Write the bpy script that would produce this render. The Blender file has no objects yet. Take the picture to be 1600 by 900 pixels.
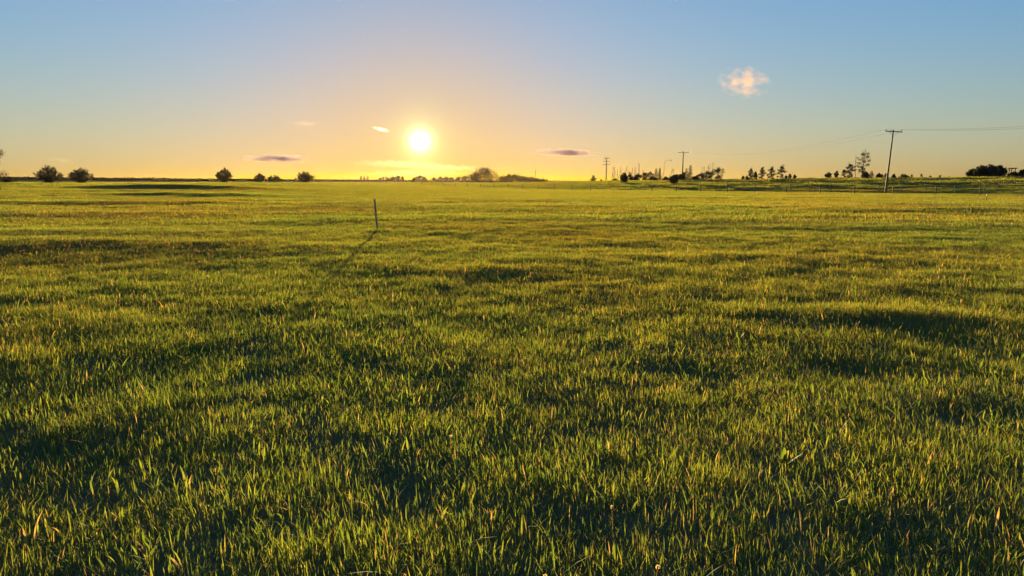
import bpy, bmesh, math, random
import numpy as np
from mathutils import Vector, Matrix, Quaternion

sc = bpy.context.scene
COL = sc.collection
R = math.radians

# ------------------------------------------------------------------ camera, sky, sun, exposure
F = 1142.0                                   # focal length in pixels of a 1600 px wide frame
EYE = 1.6
PITCH = math.atan((450 - 284) / F)
cam_d = bpy.data.cameras.new('camera')
cam = bpy.data.objects.new('camera', cam_d)
COL.objects.link(cam)
cam.location = (0, 0, EYE)
cam.rotation_euler = (math.pi / 2 - PITCH, 0, 0)
cam_d.sensor_width = 36
cam_d.lens = 36 * F / 1600
cam_d.clip_start = 0.05
cam_d.clip_end = 40000
sc.camera = cam

SUN_AZ = math.atan((659 - 800) / F)          # the sun stands left of the view axis
SUN_EL = R(3.05)
SUN_DIR = Vector((math.sin(SUN_AZ) * math.cos(SUN_EL), math.cos(SUN_AZ) * math.cos(SUN_EL), math.sin(SUN_EL)))

world = bpy.data.worlds.new('World')
sc.world = world
world.use_nodes = True
nt = world.node_tree
bg = nt.nodes['Background']
sky = nt.nodes.new('ShaderNodeTexSky')
sky.sky_type = 'NISHITA'
sky.sun_disc = False
sky.sun_elevation = SUN_EL
sky.sun_rotation = SUN_AZ
sky.air_density = 1.2
sky.dust_density = 0.2
sky.ozone_density = 1.0
SKY_STRENGTH, EXPOSURE = 0.05, 2.46
GAIN = SKY_STRENGTH * 2 ** EXPOSURE
# the camera's tone response to this sky, channel by channel: gain, gamma, soft ceiling
def wmath(op, a, b=None, clamp=False):
    n = nt.nodes.new('ShaderNodeMath'); n.operation = op; n.use_clamp = clamp
    for i, v in enumerate((a, b)):
        if v is None: continue
        if isinstance(v, (int, float)): n.inputs[i].default_value = v
        else: nt.links.new(v, n.inputs[i])
    return n.outputs[0]
tc = nt.nodes.new('ShaderNodeTexCoord')
dot = nt.nodes.new('ShaderNodeVectorMath'); dot.operation = 'DOT_PRODUCT'
nrm = nt.nodes.new('ShaderNodeVectorMath'); nrm.operation = 'NORMALIZE'
nt.links.new(tc.outputs['Generated'], nrm.inputs[0])
nt.links.new(nrm.outputs[0], dot.inputs[0])
dot.inputs[1].default_value = SUN_DIR
ang = wmath('ARCCOSINE', wmath('MINIMUM', dot.outputs['Value'], 0.9999999))
def lobe(width_deg, power):
    q = wmath('DIVIDE', ang, R(width_deg))
    return wmath('EXPONENT', wmath('MULTIPLY', wmath('POWER', q, power), -1.0))
tcs = nt.nodes.new('ShaderNodeTexCoord'); xyz = nt.nodes.new('ShaderNodeSeparateXYZ')
nt.links.new(tcs.outputs['Generated'], xyz.inputs[0])
mr = nt.nodes.new('ShaderNodeMapRange'); mr.interpolation_type = 'SMOOTHSTEP'      # low air swallows blue
for i_, v_ in zip((1, 2, 3, 4), (0.015, 0.20, 0.93, 1.20)): mr.inputs[i_].default_value = v_
nt.links.new(xyz.outputs[2], mr.inputs[0])
BLUE = wmath('MULTIPLY', mr.outputs[0], wmath('SUBTRACT', 1.0, wmath('MULTIPLY', lobe(9.0, 2.0), 0.30)))   # dust scatters little blue close to the sun
ml = nt.nodes.new('ShaderNodeMapRange'); ml.interpolation_type = 'SMOOTHSTEP'      # and little green in the lowest air below the sun
for i_, v_ in zip((1, 2, 3, 4), (0.005, 0.06, 0.22, 0.13)): ml.inputs[i_].default_value = v_
nt.links.new(xyz.outputs[2], ml.inputs[0])
GREEN = wmath('SUBTRACT', 1.04, wmath('MULTIPLY', lobe(13.0, 2.0), ml.outputs[0]))
sep = nt.nodes.new('ShaderNodeSeparateColor'); nt.links.new(sky.outputs[0], sep.inputs[0])
mul = nt.nodes.new('ShaderNodeCombineColor')
for ch, (g_, top_, a_) in enumerate(((1.28, 0.96, 0.0775), (1.08, 0.74, 0.187), (0.40, 9.0, 0.39))):
    v = wmath('MULTIPLY', wmath('POWER', sep.outputs[ch], g_), -a_ / top_)
    v = wmath('MULTIPLY', wmath('SUBTRACT', 1.0, wmath('EXPONENT', v)), top_ / GAIN)
    if ch == 1: v = wmath('MULTIPLY', v, GREEN)
    if ch == 2: v = wmath('MULTIPLY', v, BLUE)
    nt.links.new(v, mul.inputs[ch])
# the sun's disc and the bright aureole of the air round it, by angle from the sun
def scaled(val, col, prev):
    m = nt.nodes.new('ShaderNodeVectorMath'); m.operation = 'SCALE'
    m.inputs[0].default_value = col
    nt.links.new(val, m.inputs['Scale'])
    a = nt.nodes.new('ShaderNodeVectorMath'); a.operation = 'ADD'
    nt.links.new(prev, a.inputs[0]); nt.links.new(m.outputs[0], a.inputs[1])
    return a.outputs[0]
c = scaled(lobe(0.55, 1.5), (11, 10.5, 9), mul.outputs[0])
c = scaled(lobe(1.7, 1.8), (1.2, 1.5, 0.35), c)
c = scaled(lobe(3.6, 2.2), (0.10, 0.12, 0.04), c)
nt.links.new(c, bg.inputs[0])
bg.inputs[1].default_value = SKY_STRENGTH
world.cycles.sampling_method = 'AUTOMATIC'

sun_d = bpy.data.lights.new('sun_light', 'SUN')
sun_d.energy = 5.0
sun_d.angle = R(0.53)
sun_d.color = (1.0, 0.72, 0.36)
sun = bpy.data.objects.new('sun_light', sun_d)
COL.objects.link(sun)
sun.rotation_euler = SUN_DIR.to_track_quat('Z', 'Y').to_euler()
sun.location = SUN_DIR * 200

sc.view_settings.view_transform = 'Standard'
sc.view_settings.look = 'None'
sc.view_settings.gamma = 1.0
sc.view_settings.use_curve_mapping = False
sc.view_settings.exposure = EXPOSURE

sc.render.engine = 'CYCLES'
cy = sc.cycles
cy.use_denoising = True
cy.denoiser = 'OPENIMAGEDENOISE'
cy.max_bounces = 6; cy.diffuse_bounces = 3; cy.glossy_bounces = 2; cy.transmission_bounces = 4
cy.volume_bounces = 1; cy.transparent_max_bounces = 8
cy.volume_max_steps = 64
cy.caustics_reflective = False; cy.caustics_refractive = False

# ------------------------------------------------------------------ helpers
def at(px, py, Y):
    """the point at depth Y (metres north of the camera) that the photograph shows at this pixel"""
    dx = (px - 800) / F; dy = (450 - py) / F
    t = Y / (math.cos(PITCH) + dy * math.sin(PITCH))
    return Vector((t * dx, Y, EYE + t * (-math.sin(PITCH) + dy * math.cos(PITCH))))

def xat(px, Y): return at(px, 284, Y).x
def hpx(n, Y): return n / F * Y               # height in metres of n pixels at depth Y

_perm = np.random.RandomState(7).permutation(512)
_val = np.random.RandomState(8).rand(512) * 2 - 1
def vnoise(x, y):
    x = np.asarray(x, float); y = np.asarray(y, float)
    xi = np.floor(x).astype(int); yi = np.floor(y).astype(int)
    fx = x - xi; fy = y - yi
    ux = fx * fx * fx * (fx * (fx * 6 - 15) + 10); uy = fy * fy * fy * (fy * (fy * 6 - 15) + 10)
    def g(i, j): return _val[_perm[(_perm[i & 511] + j) & 511]]
    a = g(xi, yi); b = g(xi + 1, yi); c_ = g(xi, yi + 1); d = g(xi + 1, yi + 1)
    return (a * (1 - ux) + b * ux) * (1 - uy) + (c_ * (1 - ux) + d * ux) * uy
def S(a, b, v):
    t = np.clip((v - a) / (b - a), 0, 1)
    return t * t * (3 - 2 * t)

FENCE0 = np.array((52.87, 83.0)); FSTEP = np.array((-2.988, 3.803))
FN = np.array((0.786, 0.618))                 # from the fence away towards the embankment
def fence_s(x, y): return (x - FENCE0[0]) * FN[0] + (y - FENCE0[1]) * FN[1]
def fence_t(x, y): return (x - FENCE0[0]) * -0.618 + (y - FENCE0[1]) * 0.786

# hollows and low swells of the field: x, y, half length, half width, turn (degrees), height
SWELLS = [(-10.8, 18.0, 6.0, 1.7, -4, 0.24), (-15.0, 22.5, 6.0, 1.6, 0, 0.16), (-4.5, 14.2, 2.5, 0.9, 0, 0.07),
          (4.3, 8.6, 1.3, 0.55, -8, 0.12), (3.1, 10.8, 1.4, 0.5, 5, 0.07), (-0.2, 13.2, 1.7, 0.7, 0, 0.09), (0.9, 14.6, 2.4, 0.6, 4, 0.06),
          (10.8, 25.5, 4.0, 1.2, 0, 0.10), (2.0, 26.0, 4.0, 1.0, 3, 0.07), (-3.0, 9.6, 1.3, 0.5, 0, 0.05), (5.0, 15.5, 2.2, 0.7, -6, 0.06),
          (-46, 100, 15, 4.0, -14, 0.85), (-28, 52, 13, 3, -6, 0.28), (-22, 36, 8, 2, -5, 0.16), (-33, 74, 14, 3.0, -12, 0.30),
          (20, 70, 16, 3, 4, 0.18), (6, 45, 9, 2, 0, 0.10), (22, 40, 8, 2, 3, 0.12)]
def height(x, y):
    x = np.asarray(x, float); y = np.asarray(y, float)
    r = np.hypot(x, y)
    h = 0.016 * vnoise(x / 2.3 + 11, y / 1.9) + 0.024 * vnoise(x / 7 + 3, y / 5) + 0.045 * S(15, 50, r) * vnoise(x / 23, y / 15 + 9)
    h += 0.015 * vnoise(x / 0.7, y / 0.6 + 40)
    for cx, cy_, a, b, t, k in SWELLS:
        ct, st = math.cos(R(t)), math.sin(R(t))
        u = ((x - cx) * ct + (y - cy_) * st) / a; v = (-(x - cx) * st + (y - cy_) * ct) / b
        h += (.5 * k) * np.exp(-u * u - v * v)
    # the field climbs gently to a low crest on the left
    left = S(12, -50, x)
    h += 1.25 * left * S(35, 150, y) - 0.35 * left * S(150, 210, y)
    # the long grassed bank behind the fence on the right
    s = fence_s(x, y); t = fence_t(x, y)
    fade = 1 - 0.5 * S(110, 240, t)
    lin_ = np.clip((s - 8) / 50, 0, 1); bank = 3.0 * (0.85 * lin_ + 0.15 * S(8, 58, s)) * fade
    rough = S(10, 20, s) * (1 - S(48, 62, s)) * fade * S(-80, -20, -np.abs(t - 40))
    bank += rough * (0.21 * vnoise(t / 11 + 5, s / 4.2) + 0.10 * vnoise(t / 4.5, s / 2.2 + 7))
    bank -= 0.10 * np.exp(-((s - 9.5) / 2.2) ** 2) * (1 - S(140, 200, t)) * S(1, 4, s)
    h += bank * S(-400, -60, -r)
    # far rolling land
    h += S(420, 900, r) * (2.2 + 2.4 * S(0, -420, x) + 1.0 * vnoise(x / 260, y / 260))
    return h
def ground_z(x, y): return float(height(np.array([x]), np.array([y]))[0])

# ------------------------------------------------------------------ materials
MATS = {}
def mat(name):
    m = bpy.data.materials.new(name); m.use_nodes = True
    m.node_tree.nodes.clear(); MATS[name] = m
    return m, m.node_tree.nodes, m.node_tree.links
def ramp(N, stops):
    n = N.new('ShaderNodeValToRGB'); e = n.color_ramp.elements
    e[0].position, e[0].color = stops[0][0], (*stops[0][1], 1)
    e[1].position, e[1].color = stops[-1][0], (*stops[-1][1], 1)
    for p, c_ in stops[1:-1]:
        k = e.new(p); k.color = (*c_, 1)
    return n
def noise(N, L, vec, scale, detail=3.0, rough=0.55):
    n = N.new('ShaderNodeTexNoise'); n.inputs['Scale'].default_value = scale
    n.inputs['Detail'].default_value = detail; n.inputs['Roughness'].default_value = rough
    if vec is not None: L.new(vec, n.inputs['Vector'])
    return n
def mixc(N, L, fac, a, b, mode='MIX'):
    n = N.new('ShaderNodeMix'); n.data_type = 'RGBA'; n.blend_type = mode
    for sock, v in ((0, fac), (6, a), (7, b)):
        if isinstance(v, (int, float)): n.inputs[sock].default_value = v
        elif isinstance(v, tuple): n.inputs[sock].default_value = (*v, 1)
        else: L.new(v, n.inputs[sock])
    return n.outputs[2]

def leaf_material(name, stops, trans=0.5, patch=None, gloss=0.05, tboost=1.5, soft=1.0):
    """thin leaf: reflects a little, lets warm light through; tint comes from a per-blade attribute"""
    m, N, L = mat(name)
    at_ = N.new('ShaderNodeAttribute'); at_.attribute_name = 'tint'
    r = ramp(N, stops); L.new(at_.outputs['Fac'], r.inputs[0])
    colr = r.outputs[0]
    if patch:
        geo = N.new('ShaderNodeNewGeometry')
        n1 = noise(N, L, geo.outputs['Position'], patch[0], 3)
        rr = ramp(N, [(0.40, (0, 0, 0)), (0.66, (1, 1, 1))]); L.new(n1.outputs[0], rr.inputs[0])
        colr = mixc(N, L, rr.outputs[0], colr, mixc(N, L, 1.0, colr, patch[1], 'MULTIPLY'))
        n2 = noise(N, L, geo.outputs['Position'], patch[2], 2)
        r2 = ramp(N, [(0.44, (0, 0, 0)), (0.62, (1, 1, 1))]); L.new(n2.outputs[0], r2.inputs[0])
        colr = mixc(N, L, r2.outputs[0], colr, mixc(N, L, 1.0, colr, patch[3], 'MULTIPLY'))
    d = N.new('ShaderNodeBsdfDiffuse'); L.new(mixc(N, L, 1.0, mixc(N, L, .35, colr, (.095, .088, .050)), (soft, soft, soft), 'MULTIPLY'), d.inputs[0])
    t = N.new('ShaderNodeBsdfTranslucent')
    L.new(mixc(N, L, 1.0, colr, (1.38 * tboost, 1.02 * tboost, 0.45 * tboost), 'MULTIPLY'), t.inputs[0])
    mx = N.new('ShaderNodeMixShader'); mx.inputs[0].default_value = trans
    L.new(d.outputs[0], mx.inputs[1]); L.new(t.outputs[0], mx.inputs[2])
    out = N.new('ShaderNodeOutputMaterial')
    if gloss:
        g = N.new('ShaderNodeBsdfGlossy'); g.inputs['Roughness'].default_value = 0.45
        g.inputs['Color'].default_value = (1, 1, 1, 1)
        m2 = N.new('ShaderNodeMixShader'); m2.inputs[0].default_value = gloss
        L.new(mx.outputs[0], m2.inputs[1]); L.new(g.outputs[0], m2.inputs[2])
        L.new(m2.outputs[0], out.inputs[0])
    else:
        L.new(mx.outputs[0], out.inputs[0])
    return m

def rough_material(name, stops, scale=6.0, stretch=(1, 1, 1), rough=0.85, bump=0.4, coord='Object', metallic=0.0):
    m, N, L = mat(name)
    t = N.new('ShaderNodeTexCoord'); mp = N.new('ShaderNodeMapping'); mp.inputs['Scale'].default_value = stretch
    L.new(t.outputs[coord], mp.inputs[0])
    n = noise(N, L, mp.outputs[0], scale, 5, 0.6)
    r = ramp(N, stops); L.new(n.outputs[0], r.inputs[0])
    b = N.new('ShaderNodeBsdfPrincipled'); L.new(r.outputs[0], b.inputs['Base Color'])
    b.inputs['Roughness'].default_value = rough; b.inputs['Metallic'].default_value = metallic
    bp = N.new('ShaderNodeBump'); bp.inputs['Strength'].default_value = bump; bp.inputs['Distance'].default_value = 0.02
    L.new(n.outputs[0], bp.inputs['Height']); L.new(bp.outputs[0], b.inputs['Normal'])
    o = N.new('ShaderNodeOutputMaterial'); L.new(b.outputs[0], o.inputs[0])
    return m

GRASS_STOPS = [(0.0, (0.030, 0.062, 0.010)), (0.35, (0.050, 0.090, 0.012)), (0.7, (0.085, 0.115, 0.016)),
               (0.86, (0.12, 0.115, 0.03)), (0.95, (0.14, 0.115, 0.055)), (1.0, (0.17, 0.135, 0.075))]
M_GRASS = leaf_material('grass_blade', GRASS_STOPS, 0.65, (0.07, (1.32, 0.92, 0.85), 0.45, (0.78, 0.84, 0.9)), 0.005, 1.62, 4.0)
M_SEED = leaf_material('seed_head', [(0, (0.10, 0.075, 0.05)), (0.5, (0.14, 0.105, 0.07)), (1, (0.18, 0.14, 0.095))], 0.35, None, 0.0, 0.9)
M_WEED = leaf_material('weed_leaf', [(0, (0.04, 0.085, 0.015)), (0.7, (0.08, 0.13, 0.02)), (0.93, (0.14, 0.14, 0.03)), (1, (0.30, 0.13, 0.03))], 0.5, None, 0.03, 1.6)
M_FLUFF = leaf_material('seed_fluff', [(0, (0.6, 0.56, 0.5)), (1, (0.7, 0.66, 0.6))], 0.5, None, 0.0, 0.8)
M_LEAF = leaf_material('shrub_leaf', [(0, (0.026, 0.038, 0.014)), (0.6, (0.040, 0.050, 0.018)), (1, (0.070, 0.068, 0.028))], 0.12, None, 0.02, 1.2)
M_FAR_LEAF = leaf_material('far_leaf', [(0, (0.028, 0.038, 0.014)), (0.6, (0.042, 0.052, 0.018)), (1, (0.07, 0.07, 0.028))], 0.06, None, 0.0, 1.0)
M_SPRUCE = leaf_material('spruce_needles', [(0, (0.022, 0.036, 0.016)), (1, (0.040, 0.055, 0.022))], 0.15, None, 0.02, 1.0)
M_BARK = rough_material('bark', [(0.3, (0.060, 0.046, 0.035)), (0.7, (0.13, 0.105, 0.08))], 9, (1, 1, 0.25))
M_PALE_BARK = rough_material('pale_bark', [(0.3, (0.22, 0.185, 0.14)), (0.7, (0.40, 0.35, 0.28))], 7, (1, 1, 0.3))
M_POLE = rough_material('pole_wood', [(0.3, (0.085, 0.048, 0.030)), (0.7, (0.17, 0.10, 0.062))], 5, (1, 1, 0.06), 0.8)
M_POLE_GREY = rough_material('weathered_wood', [(0.3, (0.11, 0.095, 0.075)), (0.7, (0.23, 0.20, 0.165))], 6, (1, 1, 0.08), 0.9)
M_POST = rough_material('post_wood', [(0.3, (0.055, 0.042, 0.032)), (0.7, (0.13, 0.10, 0.075))], 8, (1, 1, 0.15), 0.9)
M_STEEL = rough_material('galvanised_steel', [(0.3, (0.22, 0.21, 0.20)), (0.7, (0.36, 0.35, 0.33))], 12, (1, 1, 1), 0.5, 0.1, 'Object', 0.7)
M_WIRE = rough_material('wire', [(0.3, (0.10, 0.095, 0.09)), (0.7, (0.17, 0.16, 0.15))], 20, (1, 1, 1), 0.6, 0.0, 'Object', 0.3)
M_CERAMIC = rough_material('insulator_ceramic', [(0.3, (0.10, 0.05, 0.03)), (0.7, (0.16, 0.08, 0.05))], 10, (1, 1, 1), 0.25, 0.0)
M_STAKE = rough_material('stake_wood', [(0.3, (0.16, 0.12, 0.09)), (0.7, (0.30, 0.24, 0.18))], 10, (1, 1, 0.1), 0.85)
M_ROOF = rough_material('dark_boards', [(0.3, (0.045, 0.035, 0.03)), (0.7, (0.09, 0.07, 0.055))], 6, (0.2, 1, 1), 0.9)

# ground: thatch and soil between the stems
m, N, L = mat('meadow_soil')
geo = N.new('ShaderNodeNewGeometry')
n1 = noise(N, L, geo.outputs['Position'], 0.12, 4)
n2 = noise(N, L, geo.outputs['Position'], 9.0, 5, 0.7)
r1 = ramp(N, [(0.3, (0.13, 0.12, 0.045)), (0.55, (0.18, 0.15, 0.062)), (0.75, (0.22, 0.175, 0.08))]); L.new(n1.outputs[0], r1.inputs[0])
r2 = ramp(N, [(0.25, (0.45, 0.45, 0.45)), (0.75, (1.2, 1.15, 1.1))]); L.new(n2.outputs[0], r2.inputs[0])
b = N.new('ShaderNodeBsdfPrincipled'); b.inputs['Roughness'].default_value = 0.95; b.inputs['Specular IOR Level'].default_value = 0.0
L.new(mixc(N, L, 1.0, r1.outputs[0], r2.outputs[0], 'MULTIPLY'), b.inputs['Base Color'])
bp = N.new('ShaderNodeBump'); bp.inputs['Strength'].default_value = 0.8; bp.inputs['Distance'].default_value = 0.04
L.new(n2.outputs[0], bp.inputs['Height']); L.new(bp.outputs[0], b.inputs['Normal'])
o = N.new('ShaderNodeOutputMaterial'); L.new(b.outputs[0], o.inputs[0])
M_SOIL = m

# ------------------------------------------------------------------ mesh helpers
def new_mesh(name, verts, faces, material, tint=None, smooth=False):
    me = bpy.data.meshes.new(name)
    me.from_pydata([tuple(v) for v in verts], [], faces)
    if material: me.materials.append(material)
    if tint is not None:
        a = me.attributes.new('tint', 'FLOAT', 'POINT'); a.data.foreach_set('value', np.asarray(tint, np.float32))
    if smooth: me.polygons.foreach_set('use_smooth', [True] * len(me.polygons))
    me.update()
    return me
def put(name, me, parent=None, loc=(0, 0, 0), rot=None):
    o_ = bpy.data.objects.new(name, me); COL.objects.link(o_)
    o_.location = loc
    if rot is not None: o_.rotation_euler = rot
    if parent: o_.parent = parent
    return o_
def thing(name, loc, label, cat, group=None, rot=None):
    o_ = bpy.data.objects.new(name, None); COL.objects.link(o_)
    o_.empty_display_size = 0.2; o_.location = loc
    if rot is not None: o_.rotation_euler = rot
    return tag(o_, label, cat, group)
def tag(o_, label=None, cat=None, group=None, kind=None):
    if label: o_['label'] = label
    if cat: o_['category'] = cat
    if group: o_['group'] = group
    if kind: o_['kind'] = kind
    return o_

class MB:
    """collects tapered tubes, boxes and leaves for one mesh"""
    def __init__(self): self.v = []; self.f = []; self.t = []
    def tube(self, pts, rads, n=6, cap=True, t=0.5):
        pts = [Vector(p) for p in pts]; base = len(self.v)
        side = None
        for i, p in enumerate(pts):
            d = (pts[min(i + 1, len(pts) - 1)] - pts[max(i - 1, 0)])
            d = d.normalized() if d.length > 1e-9 else Vector((0, 0, 1))
            if side is None: side = d.orthogonal().normalized()
            else:
                side = side - d * side.dot(d)
                side = side.normalized() if side.length > 1e-6 else d.orthogonal().normalized()
            up = d.cross(side)
            for k in range(n):
                a = 2 * math.pi * k / n
                self.v.append(p + (side * math.cos(a) + up * math.sin(a)) * rads[i]); self.t.append(t)
        for i in range(len(pts) - 1):
            for k in range(n):
                a = base + i * n + k; b_ = base + i * n + (k + 1) % n
                self.f.append((a, b_, b_ + n, a + n))
        if cap:
            self.f.append(tuple(base + k for k in range(n))[::-1])
            self.f.append(tuple(base + (len(pts) - 1) * n + k for k in range(n)))
        return self
    def box(self, c_, size, rotm=None, t=0.5, chamfer=0.0):
        c_ = Vector(c_); base = len(self.v); hx, hy, hz = (s_ / 2 for s_ in size)
        for x in (-hx, hx):
            for y in (-hy, hy):
                for z in (-hz, hz):
                    p = Vector((x, y, z))
                    if rotm: p = rotm @ p
                    self.v.append(c_ + p); self.t.append(t)
        for q in ((0, 1, 3, 2), (4, 6, 7, 5), (0, 4, 5, 1), (2, 3, 7, 6), (0, 2, 6, 4), (1, 5, 7, 3)):
            self.f.append(tuple(base + i for i in q))
        return self
    def leaf(self, p, d, n_, ln, w, t):
        """one pointed leaf, folded slightly along its rib"""
        s_ = d.cross(n_)
        if s_.length < 1e-5: s_ = d.orthogonal()
        s_.normalize(); base = len(self.v)
        self.v += [p, p + d * ln * 0.45 + s_ * w * 0.5, p + d * ln, p + d * ln * 0.45 - s_ * w * 0.5]
        self.t += [t] * 4
        self.f.append((base, base + 1, base + 2, base + 3))
        return self
    def mesh(self, name, material, smooth=False): return new_mesh(name, self.v, self.f, material, self.t, smooth)

def rdir(rng):
    z = rng.uniform(-1, 1); a = rng.uniform(0, 2 * math.pi); q = math.sqrt(1 - z * z)
    return Vector((q * math.cos(a), q * math.sin(a), z))

# ------------------------------------------------------------------ the ground sheet
def build_ground():
    ang = np.concatenate([np.linspace(-50, 50, 281), np.linspace(50, 310, 53)[1:-1]])
    ang = np.radians(ang)
    rad = np.concatenate([[0.35, 0.7, 1.1], np.geomspace(1.5, 1900, 270)])
    A, RR = np.meshgrid(ang, rad)
    X = RR * np.sin(A); Y = RR * np.cos(A); Z = height(X, Y)
    nA = len(ang); nR = len(rad)
    verts = np.stack([X.ravel(), Y.ravel(), Z.ravel()], 1)
    i = np.arange(nR - 1)[:, None] * nA; k = np.arange(nA)[None, :]; k2 = (k + 1) % nA
    q = np.stack([i + k, i + nA + k, i + nA + k2, i + k2], -1).reshape(-1, 4)
    verts = np.vstack([verts, [[0, 0, ground_z(0, 0)]]])
    cen = len(verts) - 1
    faces = [tuple(f) for f in q.tolist()] + [(cen, j, (j + 1) % nA) for j in range(nA)]
    me = new_mesh('ground', verts.tolist(), faces, M_SOIL, None, True)
    me.flip_normals() if me.polygons[0].normal.z < 0 else None
    g = put('ground', me)
    tag(g, 'gently rolling meadow ground with a long low bank on the right', None, None, 'structure')
build_ground()

# ------------------------------------------------------------------ grass: tiles of blades spread over the field
def grass_tile(seed, size, n, hmin, hmax, wmin, wmax, seg, clump=0.06, lean=0.35, dead=0.06):
    rng = np.random.RandomState(seed)
    V = []; Fc = []; T = []
    nc = max(4, int(n / 9))
    cx = (rng.rand(nc) - .5) * size; cy_ = (rng.rand(nc) - .5) * size; ch = rng.uniform(0.75, 1.15, nc); ctint = rng.rand(nc)
    for j in range(n):
        k = rng.randint(nc)
        x = cx[k] + rng.randn() * clump; y = cy_[k] + rng.randn() * clump
        hgt = rng.uniform(hmin, hmax) * ch[k] * (0.75 + 0.5 * rng.rand() ** 2)
        w = rng.uniform(wmin, wmax)
        isdead = rng.rand() < dead
        tint = rng.uniform(0.88, 1.0) if isdead else np.clip(0.5 * ctint[k] + 0.4 * rng.rand(), 0, 0.85)
        a = rng.rand() * 2 * math.pi; dirx, diry = math.cos(a), math.sin(a)
        f = a + math.pi / 2 + rng.randn() * 0.5; sx, sy = math.cos(f) * w / 2, math.sin(f) * w / 2
        bend = abs(rng.randn()) * lean * hgt + 0.04 * hgt
        if rng.rand() < 0.05: bend *= 1.6
        base = len(V)
        for q in range(seg):
            u = q / seg
            ww = (1 - 0.25 * u) if q else 0.8
            off = bend * u ** 2
            z = hgt * u * (1 - 0.18 * (bend / hgt) * u)
            px_, py_ = x + dirx * off, y + diry * off
            V.append((px_ - sx * ww, py_ - sy * ww, z)); V.append((px_ + sx * ww, py_ + sy * ww, z)); T += [tint, tint]
        V.append((x + dirx * bend, y + diry * bend, hgt * (1 - 0.18 * (bend / hgt)))); T.append(tint)
        for q in range(seg - 1):
            b_ = base + 2 * q
            Fc.append((b_, b_ + 1, b_ + 3, b_ + 2))
        b_ = base + 2 * (seg - 1); Fc.append((b_, b_ + 1, b_ + 2))
    return new_mesh('grass_tile', V, Fc, M_GRASS, T)

def stalk_tile(seed, size, n):
    """thin dry stems with drooping seed heads"""
    rng = random.Random(seed); mb = MB()
    for _ in range(n):
        x, y = rng.uniform(-.5, .5) * size, rng.uniform(-.5, .5) * size
        h_ = rng.uniform(0.16, 0.27); a = rng.uniform(0, 6.28); l_ = rng.uniform(0.01, 0.05); t = rng.random()
        top = Vector((x + math.cos(a) * l_, y + math.sin(a) * l_, h_))
        mb.tube([(x, y, 0), ((x + top.x) / 2 - 0.005, (y + top.y) / 2, h_ * .55), top], [0.0016, 0.0013, 0.001], 3, False, t)
        d = Vector((math.cos(a) * .6, math.sin(a) * .6, 1)).normalized()
        mb.leaf(top - d * .01, d, rdir(rng), rng.uniform(.035, .06), rng.uniform(.007, .012), t)
        mb.leaf(top - d * .02, (d + rdir(rng) * .3).normalized(), rdir(rng), rng.uniform(.03, .05), rng.uniform(.006, .01), t)
    return mb.mesh('seed_stalk_tile', M_SEED)

def weed_tile(seed):
    """a rosette of broad lance-shaped leaves"""
    rng = random.Random(seed); mb = MB()
    for k in range(rng.randint(5, 9)):
        a = rng.uniform(0, 6.28); el = R(rng.uniform(35, 82)); ln = rng.uniform(.09, .19); w = rng.uniform(.022, .045)
        d = Vector((math.cos(a) * math.cos(el), math.sin(a) * math.cos(el), math.sin(el)))
        s_ = d.cross(Vector((0, 0, 1))).normalized(); up = s_.cross(d)
        t = rng.random() ** 1.3; base = len(mb.v); n = 5
        for i in range(n + 1):
            u = i / n; ww = w * (math.sin(math.pi * min(1, u * .93 + .05)) ** .8) * .5 + .002
            p = d * ln * u - up * (-.25 * ln * (u * u)) * -1 * .6
            mb.v += [p - s_ * ww + up * ww * .35, p, p + s_ * ww + up * ww * .35]; mb.t += [t] * 3
        for i in range(n):
            b_ = base + 3 * i
            mb.f += [(b_, b_ + 1, b_ + 4, b_ + 3), (b_ + 1, b_ + 2, b_ + 5, b_ + 4)]
    return mb.mesh('weed_rosette', M_WEED, True)

def fluff_tile(seed):
    """a dandelion clock: thin stem and a ball of fine seed hairs"""
    rng = random.Random(seed); mb = MB()
    top = Vector((rng.uniform(-.03, .03), rng.uniform(-.03, .03), rng.uniform(.15, .2)))
    mb.tube([(0, 0, 0), top], [.0011, .0008], 4, False, .2)
    for _ in range(46):
        d = rdir(rng); mb.leaf(top, d, rdir(rng), rng.uniform(.008, .012), .004, rng.random())
    return mb.mesh('dandelion_clock', M_FLUFF)

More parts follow.
